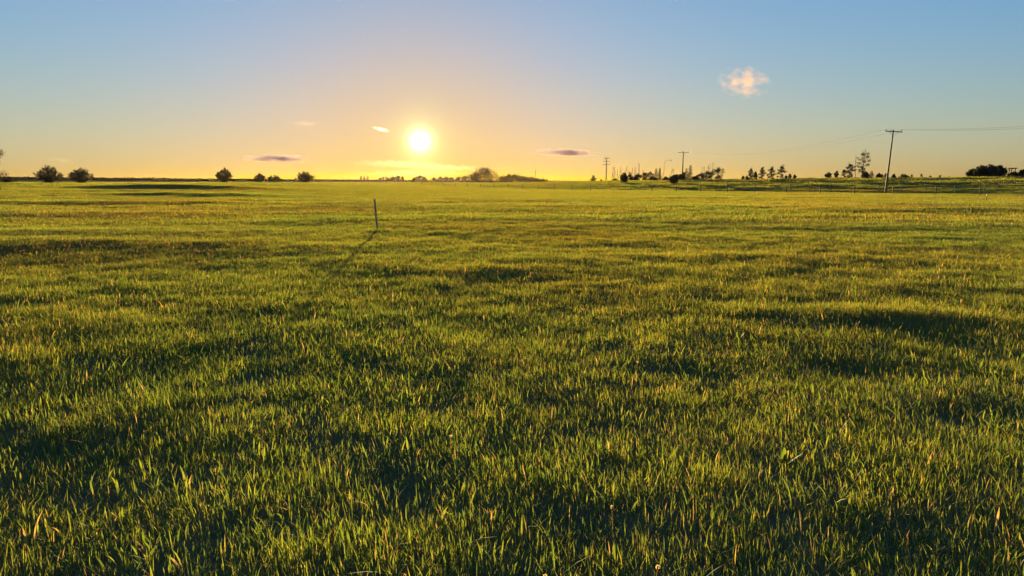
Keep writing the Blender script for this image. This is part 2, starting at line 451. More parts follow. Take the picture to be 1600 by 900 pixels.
def scatter(name, meshes, pts, rotz, scl, zscl, idx, label, cat, tilt=0.0):
    """one object: its points carry copies of the tile meshes"""
    P = np.asarray(pts, float)
    me = bpy.data.meshes.new(name); me.vertices.add(len(P)); me.vertices.foreach_set('co', P.ravel())
    # tilt the tiles with the lie of the land
    e = 0.25
    gx = (height(P[:, 0] + e, P[:, 1]) - height(P[:, 0] - e, P[:, 1])) / (2 * e)
    gy = (height(P[:, 0], P[:, 1] + e) - height(P[:, 0], P[:, 1] - e)) / (2 * e)
    # matted patches: neighbouring tufts lean the same way, some more than others
    tx = tilt * (0.26 * vnoise(P[:, 0] / 0.8 + 9, P[:, 1] / 0.8) + 0.18 * vnoise(P[:, 0] / 4, P[:, 1] / 4 + 5) + rs.uniform(-.12, .12, len(P)))
    ty = tilt * (0.26 * vnoise(P[:, 0] / 0.8, P[:, 1] / 0.8 + 71) + 0.18 * vnoise(P[:, 0] / 4 + 33, P[:, 1] / 4) + rs.uniform(-.12, .12, len(P)))
    rot = np.zeros((len(P), 3), np.float32)
    for i in range(len(P)):
        q = Vector((0, 0, 1)).rotation_difference(Vector((-gx[i] + tx[i], -gy[i] + ty[i], 1)).normalized())
        rot[i] = (q @ Quaternion((0, 0, 1), float(rotz[i]))).to_euler()
    a = me.attributes.new('rot', 'FLOAT_VECTOR', 'POINT'); a.data.foreach_set('vector', rot.ravel())
    s3 = np.stack([scl, scl, zscl], 1).astype(np.float32)
    a = me.attributes.new('scl', 'FLOAT_VECTOR', 'POINT'); a.data.foreach_set('vector', s3.ravel())
    a = me.attributes.new('pick', 'INT', 'POINT'); a.data.foreach_set('value', np.asarray(idx, np.int32))
    ob = put(name, me)
    g = bpy.data.node_groups.new(name + '_spread', 'GeometryNodeTree')
    g.interface.new_socket('Geometry', in_out='INPUT', socket_type='NodeSocketGeometry')
    g.interface.new_socket('Geometry', in_out='OUTPUT', socket_type='NodeSocketGeometry')
    gi = g.nodes.new('NodeGroupInput'); go = g.nodes.new('NodeGroupOutput')
    g2i = g.nodes.new('GeometryNodeGeometryToInstance')
    for me_ in reversed(meshes):
        src = bpy.data.objects.new(name + '_tile', me_)
        oi = g.nodes.new('GeometryNodeObjectInfo'); oi.inputs['Object'].default_value = src
        oi.inputs['As Instance'].default_value = False
        # each tile becomes one instance to pick from
        one = g.nodes.new('GeometryNodeGeometryToInstance')
        g.links.new(oi.outputs['Geometry'], one.inputs[0])
        jn = scatter_join(g, one.outputs[0])
    def attr(nm, ty):
        n = g.nodes.new('GeometryNodeInputNamedAttribute'); n.data_type = ty; n.inputs[0].default_value = nm
        return n.outputs[0]
    g.nodes.remove(g2i)
    io = g.nodes.new('GeometryNodeInstanceOnPoints')
    g.links.new(gi.outputs[0], io.inputs['Points'])
    g.links.new(jn.outputs[0], io.inputs['Instance'])
    io.inputs['Pick Instance'].default_value = True
    g.links.new(attr('pick', 'INT'), io.inputs['Instance Index'])
    e2r = g.nodes.new('FunctionNodeEulerToRotation'); g.links.new(attr('rot', 'FLOAT_VECTOR'), e2r.inputs[0])
    g.links.new(e2r.outputs[0], io.inputs['Rotation'])
    g.links.new(attr('scl', 'FLOAT_VECTOR'), io.inputs['Scale'])
    g.links.new(io.outputs[0], go.inputs[0])
    md = ob.modifiers.new('spread', 'NODES'); md.node_group = g
    return tag(ob, label, cat, None, 'stuff')
def scatter_join(g, sock):
    jn = next((n for n in g.nodes if n.bl_idname == 'GeometryNodeJoinGeometry'), None) or g.nodes.new('GeometryNodeJoinGeometry')
    g.links.new(sock, jn.inputs[0])
    return jn

rs = np.random.RandomState(21)
def depth_on_ground(px, py, Y):
    for _ in range(12): Y = (EYE - ground_z(xat(px, Y), Y)) / (EYE - at(px, py, 1).z)
    return Y
Ys = depth_on_ground(588, 363, 23.0); Xs = xat(588, Ys)
def band_points(r0, r1, step, half=46, margin=1.5):
    """jittered points of a ring sector in front of the camera, with a margin at its sides"""
    xs = np.arange(-r1, r1, step); ys = np.arange(-2, r1, step)
    X, Y = np.meshgrid(xs, ys); X = X.ravel() + rs.uniform(-.5, .5, X.size) * step; Y = Y.ravel() + rs.uniform(-.5, .5, Y.size) * step
    r = np.hypot(X, Y)
    ok = (r >= r0) & (r < r1) & (np.abs(X) < np.tan(R(half)) * np.maximum(Y, 0) + margin) & (Y > -1.0)
    return X[ok], Y[ok]
def lush(x, y):
    """how tall the grass grows: clumpy, lower and drier in places"""
    return 0.94 + 0.11 * vnoise(x / 1.3 + 50, y / 1.1) + 0.10 * vnoise(x / 5 + 80, y / 4) + 0.12 * vnoise(x / 0.45, y / 0.45 + 20)

near_tiles = [grass_tile(s_, 0.5, 480, 0.045, 0.105, 0.002, 0.0048, 3) for s_ in range(8)] + \
             [grass_tile(40 + s_, 0.35, 24, 0.09, 0.17, 0.005, 0.0125, 4, 0.06, 0.50, 0.06) for s_ in range(5)]
X, Y = band_points(0.6, 34, 0.30)
keep = rs.rand(len(X)) > 0.03 + 0.12 * np.clip(vnoise(X / 0.9 + 7, Y / 0.7 + 3), 0, 1)
X, Y = X[keep], Y[keep]; n = len(X); hz = lush(X, Y)
X2, Y2 = band_points(0.6, 34, 0.48); hz2 = 0.85 + 0.45 * np.clip(lush(X2, Y2) - .8, 0, 1)
ta = rs.rand(14) * 6.28; tr_ = rs.rand(14) ** .5 * .4
X2 = np.concatenate([X2, Xs + tr_ * np.cos(ta)]); Y2 = np.concatenate([Y2, Ys - .1 + tr_ * np.sin(ta)]); hz2 = np.concatenate([hz2, rs.uniform(1.05, 1.5, 14)])
XX = np.concatenate([X, X2]); YY = np.concatenate([Y, Y2])
pick = np.concatenate([rs.randint(0, 8, n), 8 + rs.randint(0, 5, len(X2))])
sc_ = np.concatenate([rs.uniform(.95, 1.15, n), rs.uniform(.85, 1.1, len(X2))]); zs = np.concatenate([hz * rs.uniform(.85, 1.15, n), hz2 * rs.uniform(.75, 1.15, len(X2))])
scatter('grass', near_tiles, np.stack([XX, YY, height(XX, YY) - 0.004], 1), rs.rand(len(XX)) * 6.283, sc_, zs, pick,
        'green blades of grass filling the foreground of the meadow', 'grass', 0.4)

mid_tiles = [grass_tile(100 + s_, 2.0, 620, 0.08, 0.17, 0.012, 0.026, 2, 0.16, 0.3, 0.06) for s_ in range(6)]
X, Y = band_points(30, 130, 1.05, 44, 4)
n = len(X)
scatter('grass', mid_tiles, np.stack([X, Y, height(X, Y) - 0.004], 1), rs.rand(n) * 6.283, rs.uniform(.9, 1.15, n), lush(X, Y) * rs.uniform(.85, 1.15, n), rs.randint(0, 6, n),
        'yellow-green grass of the middle of the field around and beyond the lone stake', 'grass')

far_tiles = [grass_tile(200 + s_, 6.0, 700, 0.10, 0.20, 0.045, 0.10, 2, 0.5, 0.3, 0.06) for s_ in range(5)]
X, Y = band_points(125, 520, 3.6, 42, 12)
n = len(X)
scatter('grass', far_tiles, np.stack([X, Y, height(X, Y) - 0.004], 1), rs.rand(n) * 6.283, rs.uniform(.9, 1.15, n), lush(X / 3, Y / 3) * rs.uniform(.85, 1.2, n), rs.randint(0, 5, n),
        'far grass reaching to the fence, the bank and the crest', 'grass')

# dry seed stalks, thickest on the left of the field
X, Y = band_points(2.0, 60, 0.75)
keep = (vnoise(X / 9 + 31, Y / 5 + 2) + 0.45 * S(2, -12, X) + rs.uniform(-.25, .25, len(X))) > 0.42
X, Y = X[keep], Y[keep]; n = len(X)
scatter('seed_stalks', [stalk_tile(s_, 0.7, 16) for s_ in range(5)], np.stack([X, Y, height(X, Y) - 0.004], 1), rs.rand(n) * 6.283, rs.uniform(.9, 1.2, n), rs.uniform(.7, 1.1, n), rs.randint(0, 5, n),
        'thin brown seed stalks standing among the grass', 'grass')
X, Y = band_points(4.2, 14, 0.62)
keep = rs.rand(len(X)) < 0.26 + 0.25 * vnoise(X / 2, Y / 2)
X, Y = X[keep], Y[keep]; n = len(X)
scatter('broadleaf_weeds', [weed_tile(s_) for s_ in range(8)], np.stack([X, Y, height(X, Y) - 0.004], 1), rs.rand(n) * 6.283, rs.uniform(.45, .8, n), rs.uniform(.45, .8, n), rs.randint(0, 8, n),
        'broad-leaved weeds scattered through the near grass', 'weeds')
sp = [(960, 800, .16), (852, 885, .2), (573, 488, .1), (703, 675, .1), (1022, 879, .1)]
fx = [at(a, b_, 1) for a, b_, _ in sp]
pts = []
for a, b_, z_ in sp:
    d = at(a, b_, 1) - Vector((0, 0, EYE)); t_ = (0.17 - EYE) / d.z
    p = Vector((0, 0, EYE)) + d * t_; pts.append((p.x, p.y, ground_z(p.x, p.y)))
for k in range(9):
    y = rs.uniform(4, 22); x = rs.uniform(-.6, .6) * y; pts.append((x, y, ground_z(x, y)))
n = len(pts)
scatter('dandelion_clocks', [fluff_tile(s_) for s_ in range(3)], pts, rs.rand(n) * 6.28, rs.uniform(.8, 1.0, n), rs.uniform(.8, 1.05, n), rs.randint(0, 3, n),
        'few tiny white dandelion clocks dotted in the grass', 'weeds')

# ------------------------------------------------------------------ shrubs and trees
def leaf_cloud(mb, rng, c_, rad, n, size, outward=None):
    for _ in range(n):
        d = rdir(rng); q = rng.random() ** 0.45
        p = Vector(c_) + Vector((d.x * rad[0], d.y * rad[1], d.z * rad[2])) * q
        ld = (rdir(rng) + d * .6).normalized()
        mb.leaf(p, ld, rdir(rng), size * rng.uniform(.6, 1.3), size * rng.uniform(.35, .7), rng.random())

def shrub(name, px, Y, wpx, hpx_, label, cat='shrub', group=None, seed=0, stems=46, leaves=2600, spiky=0.5, size=None, sink=0.0, lop=0.0):
    """many stems fanning from the base, leaves along their outer part"""
    rng = random.Random(seed)
    if px > 900: hpx_ += 2.5
    x = xat(px, Y); z = ground_z(x, Y) - 0.05 - sink
    W = hpx(wpx, Y) / 2; H = hpx(hpx_, Y) + (0.05 + sink)
    size = size or max(0.10, Y / 950)
    root = thing(name, (x, Y, z), label, cat, group)
    st = MB(); lf = MB()
    per = max(6, leaves // stems)
    for k in range(stems):
        a = rng.uniform(0, 2 * math.pi); e = rng.random() ** 0.6
        reach = W * e * rng.uniform(.75, 1.0)
        top = H * (1 - 0.55 * e ** 2.2) * rng.uniform(1 - .30 * spiky - .1, 1.0) * (1 + lop * math.cos(a) * e)
        b0 = Vector((math.cos(a) * W * .12 * e, math.sin(a) * W * .12 * e, 0))
        p1 = Vector((math.cos(a) * reach * .45, math.sin(a) * reach * .45, top * .55))
        p2 = Vector((math.cos(a) * reach * .85, math.sin(a) * reach * .85, top * .87))
        p3 = Vector((math.cos(a) * reach, math.sin(a) * reach, top))
        r0 = max(.018, H * .008)
        st.tube([b0, p1, p2, p3], [r0, r0 * .7, r0 * .45, r0 * .2], 4, False)
        chain = [b0, p1, p2, p3]
        for j in range(per):
            u = 1 - (rng.random() ** 1.2) * .92
            s_ = u * 3; i = min(2, int(s_)); p = chain[i].lerp(chain[i + 1], s_ - i)
            sp_ = W * (.10 + .22 * (1 - u)) * (1 - .55 * spiky)
            p = p + rdir(rng) * sp_ * rng.random()
            if p.z < 0.02: p.z = rng.uniform(.02, .2 * H)
            d = ((p3 - p1).normalized() + rdir(rng) * .9).normalized()
            lf.leaf(p, d, rdir(rng), size * rng.uniform(.7, 1.5), size * rng.uniform(.35, .7), rng.random())
    # leafy skirt that fills the bush down to the grass
    leaf_cloud(lf, rng, (0, 0, H * .40), (W * .82, W * .82, H * .42), int(leaves * (.75 if spiky < .3 else .2)), size)
    for i in range(len(lf.v)):
        if lf.v[i].z < .03: lf.v[i].z = .03
    put('stems', st.mesh('stems', M_BARK), root)['kind'] = 'stuff'
    put('foliage', lf.mesh('foliage', M_LEAF), root)['kind'] = 'stuff'
    return root

def tree(name, px, Y, wpx, hpx_, label, cat='tree', group=None, seed=0, limbs=9, leaves=2600, trunk=0.28, lean=0.0, gap=0.35, size=None, bark=None, sink=0.0, low=0.18, egg=0.8):
    """tapered trunk, limbs, and leaf clumps at the limb ends with gaps between"""
    rng = random.Random(seed)
    if px > 900: hpx_ += 2.5
    x = xat(px, Y); z = ground_z(x, Y) - 0.05 - sink
    W = hpx(wpx, Y) / 2; H = hpx(hpx_, Y) + .05 + sink
    size = size or max(0.12, Y / 900)
    root = thing(name, (x, Y, z), label, cat, group)
    tr = MB(); lf = MB()
    r0 = max(.05, H * .022)
    spine = [Vector((lean * H * (i / 5) ** 1.4 + rng.uniform(-.02, .02) * H * (i > 0), rng.uniform(-.02, .02) * H, H * .93 * i / 5)) for i in range(6)]
    tr.tube(spine, [r0 * (1 - .16 * i) for i in range(6)], 7)
    def on(u):
        s_ = u * 5; i = min(4, int(s_)); return spine[i].lerp(spine[i + 1], s_ - i)
    clumps = []
    for k in range(limbs):
        u = low + (1 - low) * (k + rng.random()) / limbs
        a = k * 2.4 + rng.uniform(-.5, .5)
        prof = math.sin(math.pi * min(1, max(.06, (u - low) / (1.04 - low)) ** egg)) ** .7
        ln = W * prof * rng.uniform(.65, 1.0)
        p0 = on(u * .92); rise = rng.uniform(.15, .55) * ln
        p1 = p0 + Vector((math.cos(a) * ln * .55, math.sin(a) * ln * .55, rise * .7)); p2 = p0 + Vector((math.cos(a) * ln, math.sin(a) * ln, rise))
        rr = r0 * (1 - .75 * u) * .5 + .012
        tr.tube([p0, p1, p2], [rr, rr * .65, rr * .25], 5, False)
        clumps += [(p2, W * .30 * (1 - gap * .5)), (p1.lerp(p2, .45) + rdir(rng) * W * .10, W * .32 * (1 - gap * .5))]
        if rng.random() < .6: clumps.append((p1 + rdir(rng) * W * .18, W * .26 * (1 - gap * .5)))
    for u in (1.0, .9, .78, .64, .5, .36)[:6 if low < .12 else 4]:
        clumps.append((on(u) + rdir(rng) * W * .12, W * (.22 + .22 * math.sin(math.pi * u * .85))))
    per = leaves // len(clumps)
    for c_, r_ in clumps:
        leaf_cloud(lf, rng, c_, (r_, r_, r_ * .85), per, size)
    for i in range(len(lf.v)):
        if lf.v[i].z < .05: lf.v[i].z = .05
    put('trunk', tr.mesh('trunk', bark or M_BARK), root)
    put('crown', lf.mesh('crown', M_FAR_LEAF if Y > 300 else M_LEAF), root)['kind'] = 'stuff'
    return root

def spruce(name, px, Y, wpx, hpx_, label, group=None, seed=0, sink=0.0, tiers=16):
    rng = random.Random(seed)
    if px > 900: hpx_ += 2.5
    x = xat(px, Y); z = ground_z(x, Y) - .05 - sink
    W = hpx(wpx, Y) / 2; H = hpx(hpx_, Y) + .05 + sink
    root = thing(name, (x, Y, z), label, 'tree', group)
    tr = MB(); lf = MB(); r0 = max(.05, H * .02)
    tr.tube([(0, 0, 0), (0, 0, H * .5), (0, 0, H * .97)], [r0, r0 * .6, r0 * .15], 6)
    size = max(.12, Y / 1100)
    for k in range(tiers):
        u = .06 + .92 * k / tiers
        ln = W * (1 - u) ** .85 * rng.uniform(.8, 1.1) + .06
        nb = max(5, int(11 * (1 - u)) + 3)
        for j in range(nb):
            a = 2 * math.pi * (j + rng.random() * .7) / nb; l2 = ln * rng.uniform(.7, 1.05)
            d = Vector((math.cos(a), math.sin(a), rng.uniform(-.3, .15))).normalized()
            p0 = Vector((0, 0, H * u))
            tr.tube([p0, p0 + d * l2], [.02, .006], 3, False)
            for q in range(9):
                p = p0 + d * l2 * (q + 1) / 9
                lf.leaf(p, (d + rdir(rng) * .7).normalized(), rdir(rng), size * rng.uniform(.8, 1.5), size * rng.uniform(.3, .6), rng.random())
    put('trunk', tr.mesh('trunk', M_BARK), root)
    put('crown', lf.mesh('crown', M_SPRUCE), root)['kind'] = 'stuff'
    return root

def bare_tree(name, px, Y, hpx_, label, group, seed, lean=0.0, sink=0.0, rad=0.075, twigs=16):
    """leafless pale stem with thin upswept branches"""
    rng = random.Random(seed)
    if px > 900: hpx_ += 2.5
    x = xat(px, Y); z = ground_z(x, Y) - .05 - sink
    H = hpx(hpx_, Y) + .05 + sink
    root = thing(name, (x, Y, z), label, 'tree', group)
    tr = MB(); br = MB()
    sp_ = [Vector((lean * H * (i / 5) ** 1.3 + rng.uniform(-.015, .015) * H * (i > 0), rng.uniform(-.02, .02) * H, H * i / 5)) for i in range(6)]
    tr.tube(sp_, [rad * (1 - .17 * i) for i in range(6)], 5)
    for k in range(twigs):
        u = .25 + .7 * rng.random(); s_ = u * 5; i = min(4, int(s_)); p = sp_[i].lerp(sp_[i + 1], s_ - i)
        a = rng.uniform(0, 6.28); ln = H * rng.uniform(.10, .26) * (1.15 - u * .6)
        d = Vector((math.cos(a) * .55, math.sin(a) * .55, 1)).normalized()
        p1 = p + d * ln * .5; p2 = p + d * ln + Vector((0, 0, ln * .2))
        br.tube([p, p1, p2], [rad * .42, rad * .32, rad * .15], 4, False)
        for q in range(2):
            e_ = (d + rdir(rng) * .5).normalized()
            br.tube([p1, p1 + e_ * ln * .4], [rad * .25, rad * .1], 3, False)
    put('trunk', tr.mesh('trunk', M_PALE_BARK), root)
    put('branches', br.mesh('branches', M_PALE_BARK), root)['kind'] = 'stuff'
    return root

ORD = ['first', 'second', 'third', 'fourth', 'fifth', 'sixth', 'seventh', 'eighth', 'ninth', 'tenth', 'eleventh', 'twelfth', 'thirteenth', 'fourteenth', 'fifteenth', 'sixteenth', 'seventeenth', 'eighteenth', 'nineteenth', 'twentieth', 'twenty-first', 'twenty-second', 'twenty-third']
# left of the field
tree('young_tree', -17, 58, 62, 96, 'tree at the left edge with only its leafy twig ends showing', seed=3, limbs=12, leaves=3600, size=.10, gap=.55)
shrub('shrub', 77, 150, 46, 28, 'large dark rounded bush, leftmost of the pair on the left crest', group='bushes along the left crest', seed=11, stems=76, leaves=7500, spiky=.55)
shrub('shrub', 127, 152, 42, 24, 'large dark bush with ragged top, right one of the pair on the left crest', group='bushes along the left crest', seed=12, stems=72, leaves=6500, spiky=.6)
shrub('low_shrub', 10, 165, 34, 11, 'low dark green thicket at the left edge of the field', seed=13, stems=40, leaves=2400, spiky=.3)
shrub('shrub', 349, 190, 29, 25, 'upright bush with one branch sticking up on its right side', group='bushes along the left crest', seed=14, stems=50, leaves=5440, spiky=.4, lop=.28)
shrub('shrub', 406, 200, 24, 17, 'low bush on the horizon, left one of two touching low bushes', group='bushes along the left crest', seed=15, stems=40, leaves=3400, spiky=.5)
shrub('shrub', 429, 205, 27, 15, 'low bush on the horizon, right one of two touching low bushes', group='bushes along the left crest', seed=16, stems=40, leaves=3060, spiky=.5)
shrub('shrub', 477, 200, 35, 20, 'rounded bush standing alone on the horizon left of the low sun', group='bushes along the left crest', seed=17, stems=56, leaves=5100, spiky=.5)

# the far woods along the left horizon: too distant to tell its trees apart
def far_woods(name, px0, px1, Y, tops, label, seed):
    rng = random.Random(seed); mb = MB(); st = MB()
    px = px0
    while px < px1:
        x = xat(px, Y) ; yy = Y + rng.uniform(-18, 18); z = ground_z(x, yy); h_ = hpx(tops(px), Y) * rng.uniform(.75, 1.15)
        for _ in range(26):
            d = rdir(rng); mb.leaf(Vector((x + d.x * 2.2, yy + d.y * 2.2, z + max(.1, h_ * (.5 + .5 * d.z * rng.random() ** .3)))), rdir(rng), rdir(rng), rng.uniform(.7, 1.3), rng.uniform(.5, .9), rng.random())
        px += rng.uniform(.7, 1.5)
    return tag(put(name, mb.mesh(name, M_FAR_LEAF)), label, 'woods', None, 'stuff')
far_woods('far_woods', -60, 345, 560, lambda p: 3.6 - 1.2 * S(100, 345, p) + 2.0 * math.exp(-((p - 232) / 12) ** 2), 'thin dark line of far woods along the left horizon', 61)
far_woods('far_woods', 345, 735, 600, lambda p: 2.2, 'thin dark line of far scrub along the horizon below the sun', 62)
# far trees under the sun
for k, (px, w, h_) in enumerate([(564, 3, 8), (569, 2.6, 8.5), (574.5, 3, 8), (594, 5, 6), (599, 3.5, 7), (603.5, 3, 7.5), (606.5, 2.6, 6)]):
    tree('far_tree', px, 620, w, h_, ['tiny slim tree on the horizon, leftmost of three below the sun', 'tiny slim tree on the horizon, middle of three below the sun', 'tiny slim tree on the horizon, rightmost of three below the sun',
         'widest and leftmost of the four tiny trees left of the hazy row', 'second of the four tiny trees left of the hazy row', 'third and tallest of the four tiny trees left of the hazy row', 'thinnest and rightmost of the four tiny trees left of the hazy row'][k],
         group='tiny trees along the far horizon', seed=30 + k, limbs=6, leaves=420, low=.1)
for k, (px, w, h_) in enumerate([(614, 8, 6.5), (621, 9, 8), (629, 5, 7), (648, 7, 5), (656, 14, 8), (664, 7, 5.5), (678, 8, 5.5), (688, 10, 7), (697, 9, 7), (706, 9, 6), (716, 10, 7), (726, 11, 8)]):
    tree('far_tree', px, 640, w, h_, ORD[k] + ' tree from the left in the far hazy row beneath the sun', group='row of far trees beneath the sun', seed=50 + k, limbs=7, leaves=700, low=.05, gap=.1, size=.9)
tree('broad_tree', 759, 430, 44, 23, 'broad round hazy tree, tallest of the trees right of the sun', seed=70, limbs=13, leaves=5200, low=.06, gap=.2, size=.5)
tree('broad_tree', 742, 428, 30, 15, 'lower round tree leaning into the left side of the tallest hazy tree', seed=71, limbs=12, leaves=2400, low=.05, gap=.05, size=.6)
for k, (px, w, h_, lab) in enumerate([(786, 18, 9, 'leftmost and lowest tree of the shelterbelt right of the sun'), (797, 20, 12.5, 'tallest tree near the left end of the shelterbelt right of the sun'), (808, 20, 11.5, 'second tall tree of the shelterbelt right of the sun'),
        (819, 18, 10, 'middle tree of the shelterbelt just left of the tiny pole'), (830, 16, 8, 'shelterbelt tree at the foot of the tiny pole'), (840, 14, 6.5, 'small shelterbelt tree just right of the tiny pole'), (848, 11, 5, 'smallest tree at the right tail of the shelterbelt')]):
    tree('shelterbelt_tree', px, 420, w + 3, h_ + 1.8, lab, group='shelterbelt right of the sun', seed=80 + k, limbs=10, leaves=1500, low=.04, gap=.05, size=.55)

# on and beyond the bank
tree('small_tree', 927, 250, 10, 9, 'small pointed bush standing left of the triple-arm pole', seed=95, limbs=9, leaves=900, low=.04, gap=.1, egg=.55)
shrub('low_shrub', 939, 250, 5, 4, 'tiny low bush between the pointed bush and the triple-arm pole', seed=96, stems=14, leaves=300)
rb = random.Random(5)
bx = [955, 958, 961, 964, 967, 970, 973, 977, 981, 985, 988, 991, 994, 997, 1000, 1003, 1006, 1010, 1014, 1034, 1044, 1048, 1053]
for k, px in enumerate(bx):
    bare_tree('bare_tree', px + rb.uniform(-1, 1), 235 + rb.uniform(-12, 12), rb.uniform(12, 23) + (5 if 985 < px < 1010 else 0), ORD[k] + ' thin leafless tree counted rightward from the triple-arm pole', 'leafless trees on the bank', 300 + k, rb.uniform(-.12, .16))
for k, px in enumerate([1097, 1101, 1105, 1110, 1113]):
    bare_tree('bare_tree', px, 205, rb.uniform(18, 26), ORD[k] + ' thin leafless stem from the left above the sloping tree clump', 'leafless stems right of the tall pole', 340 + k, rb.uniform(-.08, .08), rad=.075)
shrub('round_bush', 975, 172, 15, 14, 'dark round bush on the face of the bank, left one of two', group='round bushes on the bank', seed=101, stems=50, leaves=2600, spiky=.15, sink=0.0)
shrub('round_bush', 1053, 156, 19, 12, 'dark round bush on the face of the bank, right one of two', group='round bushes on the bank', seed=102, stems=50, leaves=2800, spiky=.05)
for k, (px, Y, w, h_, lab) in enumerate([(984, 215, 9, 11, 'small leafy tree just right of the left round bush'), (996, 215, 16, 8, 'low dark bush in the thicket among the leafless trees'),
        (1007, 212, 15, 11, 'rounded leafy tree in the middle of the thicket'), (1016, 214, 14, 12, 'leafy tree with see-through crown left of the twin spruces')]):
    tree('thicket_tree', px, Y, w, h_, lab, group='thicket on the bank', seed=110 + k, limbs=9, leaves=1300, low=.05, gap=.3)
spruce('spruce', 1025, 210, 11, 18, 'pointed spruce, left one of the twin spruces in the thicket', seed=121)
spruce('spruce', 1030.5, 212, 6, 19, 'slim pointed spruce, right one of the twin spruces in the thicket', seed=122)
for k, (px, w, h_, lab) in enumerate([(1040, 12, 4, 'low shrub at the foot of the street lamp'), (1058, 10, 8, 'small shrub just left of the tall pole'), (1068, 10, 10, 'leafy bush at the foot of the tall pole')]):
    shrub('shrub', px, 185, w, h_, lab, group='thicket on the bank', seed=130 + k, stems=26, leaves=1200)
spruce('spruce', 1072, 184, 9, 17, 'dark pointed tree just right of the tall pole, shorter of the two', seed=125, tiers=14)
spruce('spruce', 1078, 182, 12, 22, 'dark pointed tree right of the tall pole, taller of the two', seed=126, tiers=18)
tree('dark_tree', 1096, 190, 16, 8, 'low dark bush at the left end of the sloping tree clump', group='sloping tree clump', seed=140, limbs=9, leaves=1300, low=.03, gap=.15)
tree('dark_tree', 1107, 188, 18, 11, 'dark rounded tree in the middle of the sloping tree clump', group='sloping tree clump', seed=141, limbs=10, leaves=1700, low=.03, gap=.15)
tree('dark_tree', 1121, 186, 22, 16, 'dark tree with drooping right side, tallest of the sloping tree clump', group='sloping tree clump', seed=142, limbs=12, leaves=1900, low=.08, gap=.35)
for k, (px, w, h_, lab) in enumerate([(1173, 9, 17, 'slim leafy sapling, leftmost of the four saplings'), (1180, 7, 11, 'short sapling between the first two slim saplings'), (1190, 10, 18, 'slim leafy sapling, second of the four tall saplings'),
        (1204, 13, 18, 'slim leafy sapling, third of the four tall saplings'), (1219, 14, 20, 'slim sapling with a branch out to the right, rightmost of the four')]):
    tree('sapling', px, 165, w, h_, lab, group='saplings on the bank', seed=150 + k, limbs=13, leaves=1500, low=.06, gap=.42, lean=.03 * (k - 1), egg=.62)
for k, (px, w, h_) in enumerate([(1161, 5, 5), (1167, 7, 5), (1228, 5, 4), (1234, 6, 6), (1241, 6, 5)]):
    shrub('low_shrub', px, 166, w, h_, ['tiny shrub, outermost on the left of the saplings', 'small shrub at the foot of the leftmost sapling', 'tiny shrub just right of the rightmost sapling', 'small shrub, second to the right of the saplings', 'small shrub, last to the right of the saplings'][k],
          group='low shrubs on the bank', seed=160 + k, stems=16, leaves=500)
for k, (px, Y, w, h_, lab) in enumerate([(961, 232, 9, 3.5, 'low brush at the feet of the leafless trees nearest the triple-arm pole'), (990, 216, 14, 5, 'low brush between the left round bush and the thicket trees'), (1021, 213, 12, 5, 'low brush at the feet of the twin spruces'),
        (1047, 205, 14, 4, 'low brush right of the street lamp'), (1064, 188, 16, 7, 'dense brush around the foot of the tall pole'), (1087, 186, 14, 4, 'low brush between the tall pointed tree and the sloping tree clump')]):
    shrub('low_shrub', px, Y, w, h_, lab, group='low brush on the bank', seed=260 + k, stems=30, leaves=1100, spiky=.2)
# the loose clump left of the leaning pole
shrub('shrub', 1294, 160, 12, 9, 'dark rounded shrub at the left end of the clump by the leaning pole', group='clump by the leaning pole', seed=170, stems=30, leaves=1200)
shrub('shrub', 1306, 160, 8, 11, 'upright shrub second from the left in the clump by the leaning pole', group='clump by the leaning pole', seed=171, stems=26, leaves=900, spiky=.3)
tree('sapling', 1318, 156, 8, 12, 'thin young tree left of the grey bushy tree', group='clump by the leaning pole', seed=172, limbs=8, leaves=700, gap=.5)
tree('small_tree', 1327, 154, 15, 21, 'bushy pale tree just left of the tall thin tree', group='clump by the leaning pole', seed=173, limbs=14, leaves=1900, gap=.4, low=.1)
bare_tree('bare_tree', 1335, 152, 31, 'leafless pale stem against the tall thin tree by the leaning pole', 'clump by the leaning pole', 345, .0, rad=.07)
tree('tall_tree', 1346, 150, 24, 42, 'tallest tree, thin and open, left of the leaning pole', group='clump by the leaning pole', seed=175, limbs=15, leaves=2000, gap=.62, low=.22, lean=.05, egg=1.0, trunk=.3)
shrub('shrub', 1352, 150, 14, 8, 'dark shrub at the foot of the tall thin tree', group='clump by the leaning pole', seed=176, stems=30, leaves=1300, spiky=.2)
spruce('spruce', 1361, 152, 9, 10, 'small pointed spruce between the tall thin tree and the leaning pole', seed=177, tiers=10)
for k, (px, w, h_, lab) in enumerate([(1374, 11, 6, 'low dark shrub just left of the leaning pole'), (1384, 8, 5, 'low dark shrub right behind the leaning pole'), (1396, 6, 4, 'tiny dark shrub just right of the leaning pole'), (1412, 18, 4, 'flat wide shrub on the crest right of the leaning pole')]):
    shrub('low_shrub', px, 150, w, h_, lab, group='low shrubs on the crest', seed=180 + k, stems=24, leaves=900, spiky=.15)
for k, (px, h_) in enumerate([(1424, 7), (1439, 8), (1453, 5), (1468, 6), (1482, 4)]):
    spruce('young_spruce', px, 170, 3.6, h_, ['small pointed spruce on the bare crest, leftmost of five', 'small pointed spruce on the bare crest, tallest of five', 'small pointed spruce on the bare crest, middle of five', 'small pointed spruce on the bare crest, fourth from the left', 'tiny pointed spruce on the bare crest, rightmost of five'][k],
           group='young spruces on the crest', seed=190 + k, tiers=9)
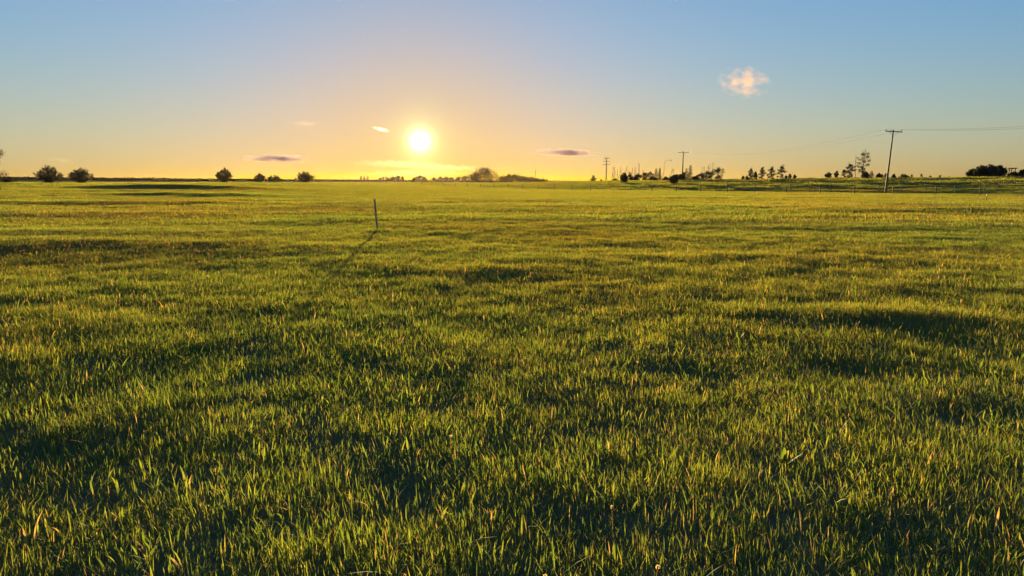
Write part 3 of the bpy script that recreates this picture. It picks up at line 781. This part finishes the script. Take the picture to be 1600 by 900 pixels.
for k, (px, Y, w, h_, lab) in enumerate([(1518, 138, 20, 11, 'dark bush at the left end of the big thicket on the right'), (1531, 136, 26, 16, 'dark bushy tree left of centre in the big thicket on the right'), (1546, 135, 28, 18, 'tallest bushy tree in the centre of the big thicket on the right'),
        (1560, 136, 26, 16, 'dark bushy tree in the big thicket just left of the flat-topped frame'), (1583, 140, 20, 7, 'low dark bush under the flat-topped frame'), (1597, 138, 16, 11, 'reddish dark bush at the right edge beyond the flat-topped frame')]):
    shrub('thicket_bush', px, Y, w, h_, lab, group='big thicket on the right ridge', seed=200 + k, stems=60, leaves=5200, spiky=.12)

# ------------------------------------------------------------------ poles, lamp, wires
def insulator():
    mb = MB()
    mb.tube([(0, 0, 0), (0, 0, .10)], [.012, .012], 6)
    mb.tube([(0, 0, .08), (0, 0, .11), (0, 0, .15), (0, 0, .17), (0, 0, .22), (0, 0, .24)], [.035, .055, .055, .03, .05, .02], 8)
    return mb.mesh('insulator', M_CERAMIC, True)
INS = insulator()
def utility_pole(px, Y, H, arms, label, lean=0.0, fore=0.0, turn=0.0, base_grey=False, r0=.15, arm_len=2.4, name='utility_pole', braces=True, sink=0.3):
    x = xat(px, Y); z = ground_z(x, Y) - sink
    root = thing(name, (x, Y, z), label, 'pole', None, (fore, lean, turn))
    H = H + sink
    mb = MB(); mb.tube([(0, 0, H * i / 6) for i in range(7)], [r0 * (1 - .07 * i) for i in range(7)], 10)
    put('pole', mb.mesh('pole', M_POLE_GREY if base_grey else M_POLE, True), root)
    for az, al in arms:
        mb = MB(); mb.box((0, -r0 * .95, H - az), (al, .10, .13)); a = put('crossarm', mb.mesh('crossarm', M_POLE_GREY), root)
        if braces:
            for s_ in (-1, 1):
                mb = MB(); mb.tube([(s_ * al * .28, -r0 * .95 - .06, H - az - .05), (s_ * .03, -r0 * .9 - .03, H - az - .55)], [.018, .018], 5)
                put('brace', mb.mesh('brace', M_STEEL), root)
        for s_ in (-.46, -.18, .46) if len(arms) == 1 else (-.46, -.16, .16, .46):
            i = put('insulator', INS, a, (s_ * al, -r0 * .95, H - az + .065))
    return root
P1 = (xat(1384, 102), 102.0); P2 = (xat(1066, 190), 190.0)
d12 = math.atan2(P2[0] - P1[0], P2[1] - P1[1])
H1 = at(1397, 203.5, 102).z - ground_z(*P1)
p1 = utility_pole(1384.5, 102, H1 + .05, [(.22, 2.35)], 'tall wooden utility pole leaning right with one crossarm, nearest on the right', lean=math.atan2(at(1397, 203.5, 102).x - at(1384.5, 302, 102).x, H1), turn=0.0, r0=.145)
H2 = at(1066, 236.5, 190).z - ground_z(*P2)
p2 = utility_pole(1066, 190, H2, [(.25, 2.75)], 'upright wooden utility pole with one crossarm rising from the thicket', lean=math.atan2(at(1066.5, 237, 190).x - at(1065, 277, 190).x, H2), base_grey=True, r0=.19)
H3 = at(947, 246, 240).z - ground_z(xat(947, 240), 240)
utility_pole(947, 240, H3, [(.3, 1.9), (1.3, 2.25), (2.25, 2.4)], 'wooden pole with three stacked crossarms left of the leafless trees', base_grey=True, r0=.19, braces=False)
H4 = at(837, 264, 440).z - ground_z(xat(837, 440), 440)
utility_pole(837, 440, H4, [(2.1, 2.2)], 'tiny far utility pole rising behind the shelterbelt', base_grey=True, r0=.2, braces=False)

x = xat(1037, 200); zg = ground_z(x, 200); top = at(1037, 250, 200).z - zg
lamp = thing('street_lamp', (x, 200, zg - .1), 'thin grey street lamp with an arm curving right, left of the tall pole', 'street lamp')
mb = MB(); aw = hpx(9, 200)
mb.tube([(0, 0, 0), (0, 0, top * .6), (0, 0, top * .86)] + [(aw * (1 - math.cos(t * math.pi / 2)) * .95, 0, top * .86 + (top * .15) * math.sin(t * math.pi / 2)) for t in (.25, .5, .75, 1.0)], [.075, .055, .045, .04, .038, .036, .034], 8)
put('lamp_post', mb.mesh('lamp_post', M_STEEL, True), lamp)
mb = MB(); mb.tube([(aw * .92, 0, top * 1.01), (aw * 1.05, 0, top * 1.012), (aw * 1.25, 0, top * 1.005), (aw * 1.32, 0, top)], [.05, .11, .10, .03], 8)
put('lamp_head', mb.mesh('lamp_head', M_STEEL, True), lamp)

bpy.context.view_layer.update()
def arm_end(root, s_, al, H, az): return root.matrix_world @ Vector((s_ * al, -.16, H + .3 - az + .27))
def catenary(a, b_, sag, n=40):
    return [a.lerp(b_, i / n) - Vector((0, 0, 4 * sag * (i / n) * (1 - i / n))) for i in range(n + 1)]
for s_, lab in ((-.46, 'overhead wire on the left end of the crossarms along the pole line'), (.46, 'overhead wire on the right end of the crossarms along the pole line')):
    a = arm_end(p1, s_, 2.35, H1 + .05, .22); b_ = arm_end(p2, s_, 2.75, H2, .25)
    off = Vector((2 * P1[0] - P2[0] - P1[0], 2 * P1[1] - P2[1] - P1[1], 0))
    e = Vector((a.x + off.x, a.y + off.y, a.z + .3))
    pts = catenary(e, a, 1.9) + catenary(a, b_, 1.9)[1:]
    mb = MB(); mb.tube([p - pts[0] for p in pts], [.011] * len(pts), 5)
    w = put('overhead_wire', mb.mesh('overhead_wire', M_WIRE, True), None, pts[0])
    tag(w, lab, 'wire', 'overhead wires of the pole line')

# ------------------------------------------------------------------ fences
def post_mesh(r_, h_, seed):
    rng = random.Random(seed); mb = MB()
    mb.tube([(0, 0, -.3), (rng.uniform(-.01, .01), 0, h_ * .5), (rng.uniform(-.02, .02), 0, h_ - .03), (rng.uniform(-.02, .02), 0, h_)], [r_ * 1.05, r_, r_ * .95, r_ * .7], 7)
    return mb.mesh('post', M_POST, True)
def fence(name, start, step, ks, hts, label, r_, wires, seed):
    rng = random.Random(seed)
    kk = list(ks); o0 = start + step * kk[0]
    org = Vector((o0[0], o0[1], ground_z(o0[0], o0[1])))
    root = thing(name, org, label, 'fence')
    meshes = [post_mesh(r_ * q, 1.0, seed + i) for i, q in enumerate((1.0, .85, 1.15, 1.3))]
    tops = []
    for k in kk:
        p = start + step * k + np.array((rng.uniform(-.15, .15), rng.uniform(-.15, .15)))
        z = ground_z(p[0], p[1]); h_ = hts(k, rng)
        o_ = put('post', meshes[rng.randrange(4)], root, Vector((p[0], p[1], z)) - org, (R(rng.uniform(-4, 4)), R(rng.uniform(-5, 5)), rng.uniform(0, 6)))
        o_.scale = (1, 1, h_)
        tops.append((Vector((p[0], p[1], z)) - org, h_))
    for f_ in wires:
        pts = []
        for i in range(len(tops) - 1):
            a = tops[i][0] + Vector((0, 0, f_)); b_ = tops[i + 1][0] + Vector((0, 0, f_))
            pts += catenary(a, b_, .03, 4)[:-1]
        pts.append(tops[-1][0] + Vector((0, 0, f_)))
        mb = MB(); mb.tube(pts, [.004] * len(pts), 4)
        put('wire', mb.mesh('wire', M_WIRE), root)
fence('wire_fence', FENCE0, FSTEP, range(-2, 26), lambda k, r: (1.0 if k not in (7, 15) else 1.3) * r.uniform(.92, 1.08), 'long wire fence on short wooden posts running along the foot of the bank', .06, (.45, .8), 400)
fence('wire_fence', FENCE0 + FN * 10.0, FSTEP * .68, range(-4, 10), lambda k, r: 1.2 * r.uniform(.9, 1.1), 'shorter second wire fence on thin posts behind the leaning pole', .045, (.5, .95), 420)

# ------------------------------------------------------------------ stakes and the frame on the ridge
def stake(px, py, Y, toppx, toppy, w, label):
    x = xat(px, Y); z = ground_z(x, Y); t = at(toppx, toppy, Y)
    ln = math.hypot(t.z - z, t.x - x)
    root = thing('stake', (x, Y, z), label, 'stake', None, (0, math.atan2(t.x - x, t.z - z), .35))
    mb = MB(); mb.tube([(0, 0, -.15), (0, 0, ln * .5), (.004, 0, ln - .03), (.004, 0, ln)], [w * .52, w * .5, w * .48, w * .4], 8)
    put('shaft', mb.mesh('shaft', M_STAKE, True), root)
    mb = MB(); mb.tube([(0, 0, ln - .08), (.004, 0, ln + .004)], [w * .56, w * .54], 8)
    put('cap', mb.mesh('cap', M_STEEL, True), root)
stake(588, 363, Ys, 585, 311, .058, 'lone grey stake standing in the open field below the sun')
Ys2 = depth_on_ground(1543, 316, 60.0)
stake(1543, 316, Ys2, 1543, 304, .06, 'thin short stake in the field at the right in front of the fence')

x0, x1 = xat(1570.5, 136), xat(1584, 136); zt = at(1577, 263, 136).z; cx = (x0 + x1) / 2; zb = ground_z(cx, 136)
fr = thing('flat_topped_frame', (cx, 136, zb), 'dark flat-topped open frame on legs beside the big thicket on the right', 'frame')
W = x1 - x0; Ht = zt - zb
mb = MB(); mb.box((0, 0, Ht), (W, 1.3, .16)); put('roof', mb.mesh('roof', M_ROOF), fr)
for sx, sy, sl in ((-1, -1, 0), (-1, 1, 0), (1, -1, -.3), (1, 1, -.3)):
    mb = MB(); mb.tube([(sx * W * .40 + sl, sy * .5, -.1), (sx * W * .36, sy * .5, Ht - .08)], [.07, .07], 6)
    put('leg', mb.mesh('leg', M_POST), fr)
for sy in (-1, 1):
    mb = MB(); mb.tube([(-W * .36, sy * .5, Ht * .72), (W * .1, sy * .5, Ht - .09)], [.045, .045], 5)
    put('brace', mb.mesh('brace', M_POST), fr)

# ------------------------------------------------------------------ clouds (real volumes, kilometres away)
def cloud(px, py, wpx, hpx_, D, label, dens, scale, thr, seed, tilt=0.0, aniso=0.35, colr=(1, .97, .94), stretch=1.0, depth=0.5, ragged=4.0):
    c_ = at(px, py, D); sx = wpx / F * D / 2; sz = hpx_ / F * D / 2; sy = sx * depth
    bm = bmesh.new(); bmesh.ops.create_icosphere(bm, subdivisions=3, radius=1.0)
    me = bpy.data.meshes.new('cloud'); bm.to_mesh(me); bm.free()
    o_ = put('cloud', me, None, c_, (0, tilt, 0)); o_.scale = (sx, sy, sz)
    m, N, L = mat('cloud_vapour')
    t = N.new('ShaderNodeTexCoord'); mp = N.new('ShaderNodeMapping')
    mp.inputs['Scale'].default_value = (scale * stretch, scale * .8, scale * max(.35, sz / sx) * 1.5); mp.inputs['Location'].default_value = (seed * 3.1, seed * 1.7, seed)
    L.new(t.outputs['Object'], mp.inputs[0])
    n = noise(N, L, mp.outputs[0], 1.0, 6, .62)
    ln = N.new('ShaderNodeVectorMath'); ln.operation = 'LENGTH'; L.new(t.outputs['Object'], ln.inputs[0])
    def mth(op, a, b_, clamp=False):
        q = N.new('ShaderNodeMath'); q.operation = op; q.use_clamp = clamp
        for i, v in enumerate((a, b_)):
            if isinstance(v, (int, float)): q.inputs[i].default_value = v
            else: L.new(v, q.inputs[i])
        return q.outputs[0]
    edge = mth('SUBTRACT', 1.0, mth('POWER', ln.outputs['Value'], 1.6), True)
    val = mth('SUBTRACT', mth('ADD', mth('MULTIPLY', edge, 1.3), mth('MULTIPLY', mth('SUBTRACT', n.outputs[0], .5), ragged)), thr, True)
    den = mth('MULTIPLY', val, dens / max(sz, sx * .15))
    v = N.new('ShaderNodeVolumePrincipled'); v.inputs['Color'].default_value = (*colr, 1); v.inputs['Anisotropy'].default_value = aniso
    v.inputs['Density'].default_value = 0; L.new(den, v.inputs['Density'])
    out = N.new('ShaderNodeOutputMaterial'); L.new(v.outputs[0], out.inputs['Volume'])
    me.materials.append(m)
    return tag(o_, label, 'cloud')
cloud(1163, 128, 88, 50, 4200, 'small puffy peach cloud high in the sky on the right', .24, 2.8, .46, 1, .10, .2, (1, .54, .12), 1.0, .5, 6.5)
cloud(436, 248, 125, 15, 6500, 'flat mauve streak of cloud low on the left, above the horizon bushes', 2.4, 3.6, .50, 2, .01, -.2, (.86, .70, .70), 1.0, .3, 4.5)
cloud(886, 238.5, 118, 14, 6500, 'flat mauve lens-shaped cloud low on the right of the sun', 2.4, 3.2, .45, 3, .03, -.2, (.86, .70, .70), 1.0, .3, 4.0)
cloud(595, 202, 34, 8, 6000, 'short bright slanting wisp left of the sun', .12, 3.0, .45, 4, .22, .5)
cloud(476, 193, 56, 10, 6000, 'faint orange wisp high on the left of the sun', .018, 3.0, .5, 5, .0, .4, (1, .8, .5))
cloud(97, 250, 54, 11, 6500, 'faint peach wisp above the left pair of bushes', .014, 3.0, .5, 6, .12, .3, (1, .8, .6))
cloud(625, 256, 175, 14, 8000, 'long bright thin cloud just under the sun, upper one of the bank', .05, 6.0, .55, 7, .02, .4, (1, .92, .7), 1.2, .4, 6)
cloud(695, 262, 160, 12, 8300, 'long bright thin cloud under the right side of the sun, in the bank', .05, 6.0, .55, 8, .02, .4, (1, .92, .7), 1.2, .4, 6)
cloud(650, 271, 220, 13, 8600, 'lowest broad thin cloud layer under the sun, above the far trees', .05, 7.0, .55, 9, 0, .4, (1, .92, .7), 1.2, .4, 6)

# ------------------------------------------------------------------ thin haze added over the land, standing in for lens glare near the sun
bm = bmesh.new(); bmesh.ops.create_cube(bm, size=1.0)
me = bpy.data.meshes.new('haze'); bm.to_mesh(me); bm.free()
hz_ = put('haze', me, None, (0, 0, 6.0)); hz_.scale = (4000, 4000, 19)
m, N, L = mat('glare_haze')
v = N.new('ShaderNodeVolumePrincipled'); v.inputs['Color'].default_value = (1.0, .74, .50, 1)
v.inputs['Density'].default_value = 0.000007; v.inputs['Anisotropy'].default_value = .75
out = N.new('ShaderNodeOutputMaterial'); L.new(v.outputs[0], out.inputs['Volume'])
me.materials.append(m)
tag(hz_, 'thin warm haze added over the whole field for the veil of glare near the sun', 'haze', None, 'stuff')
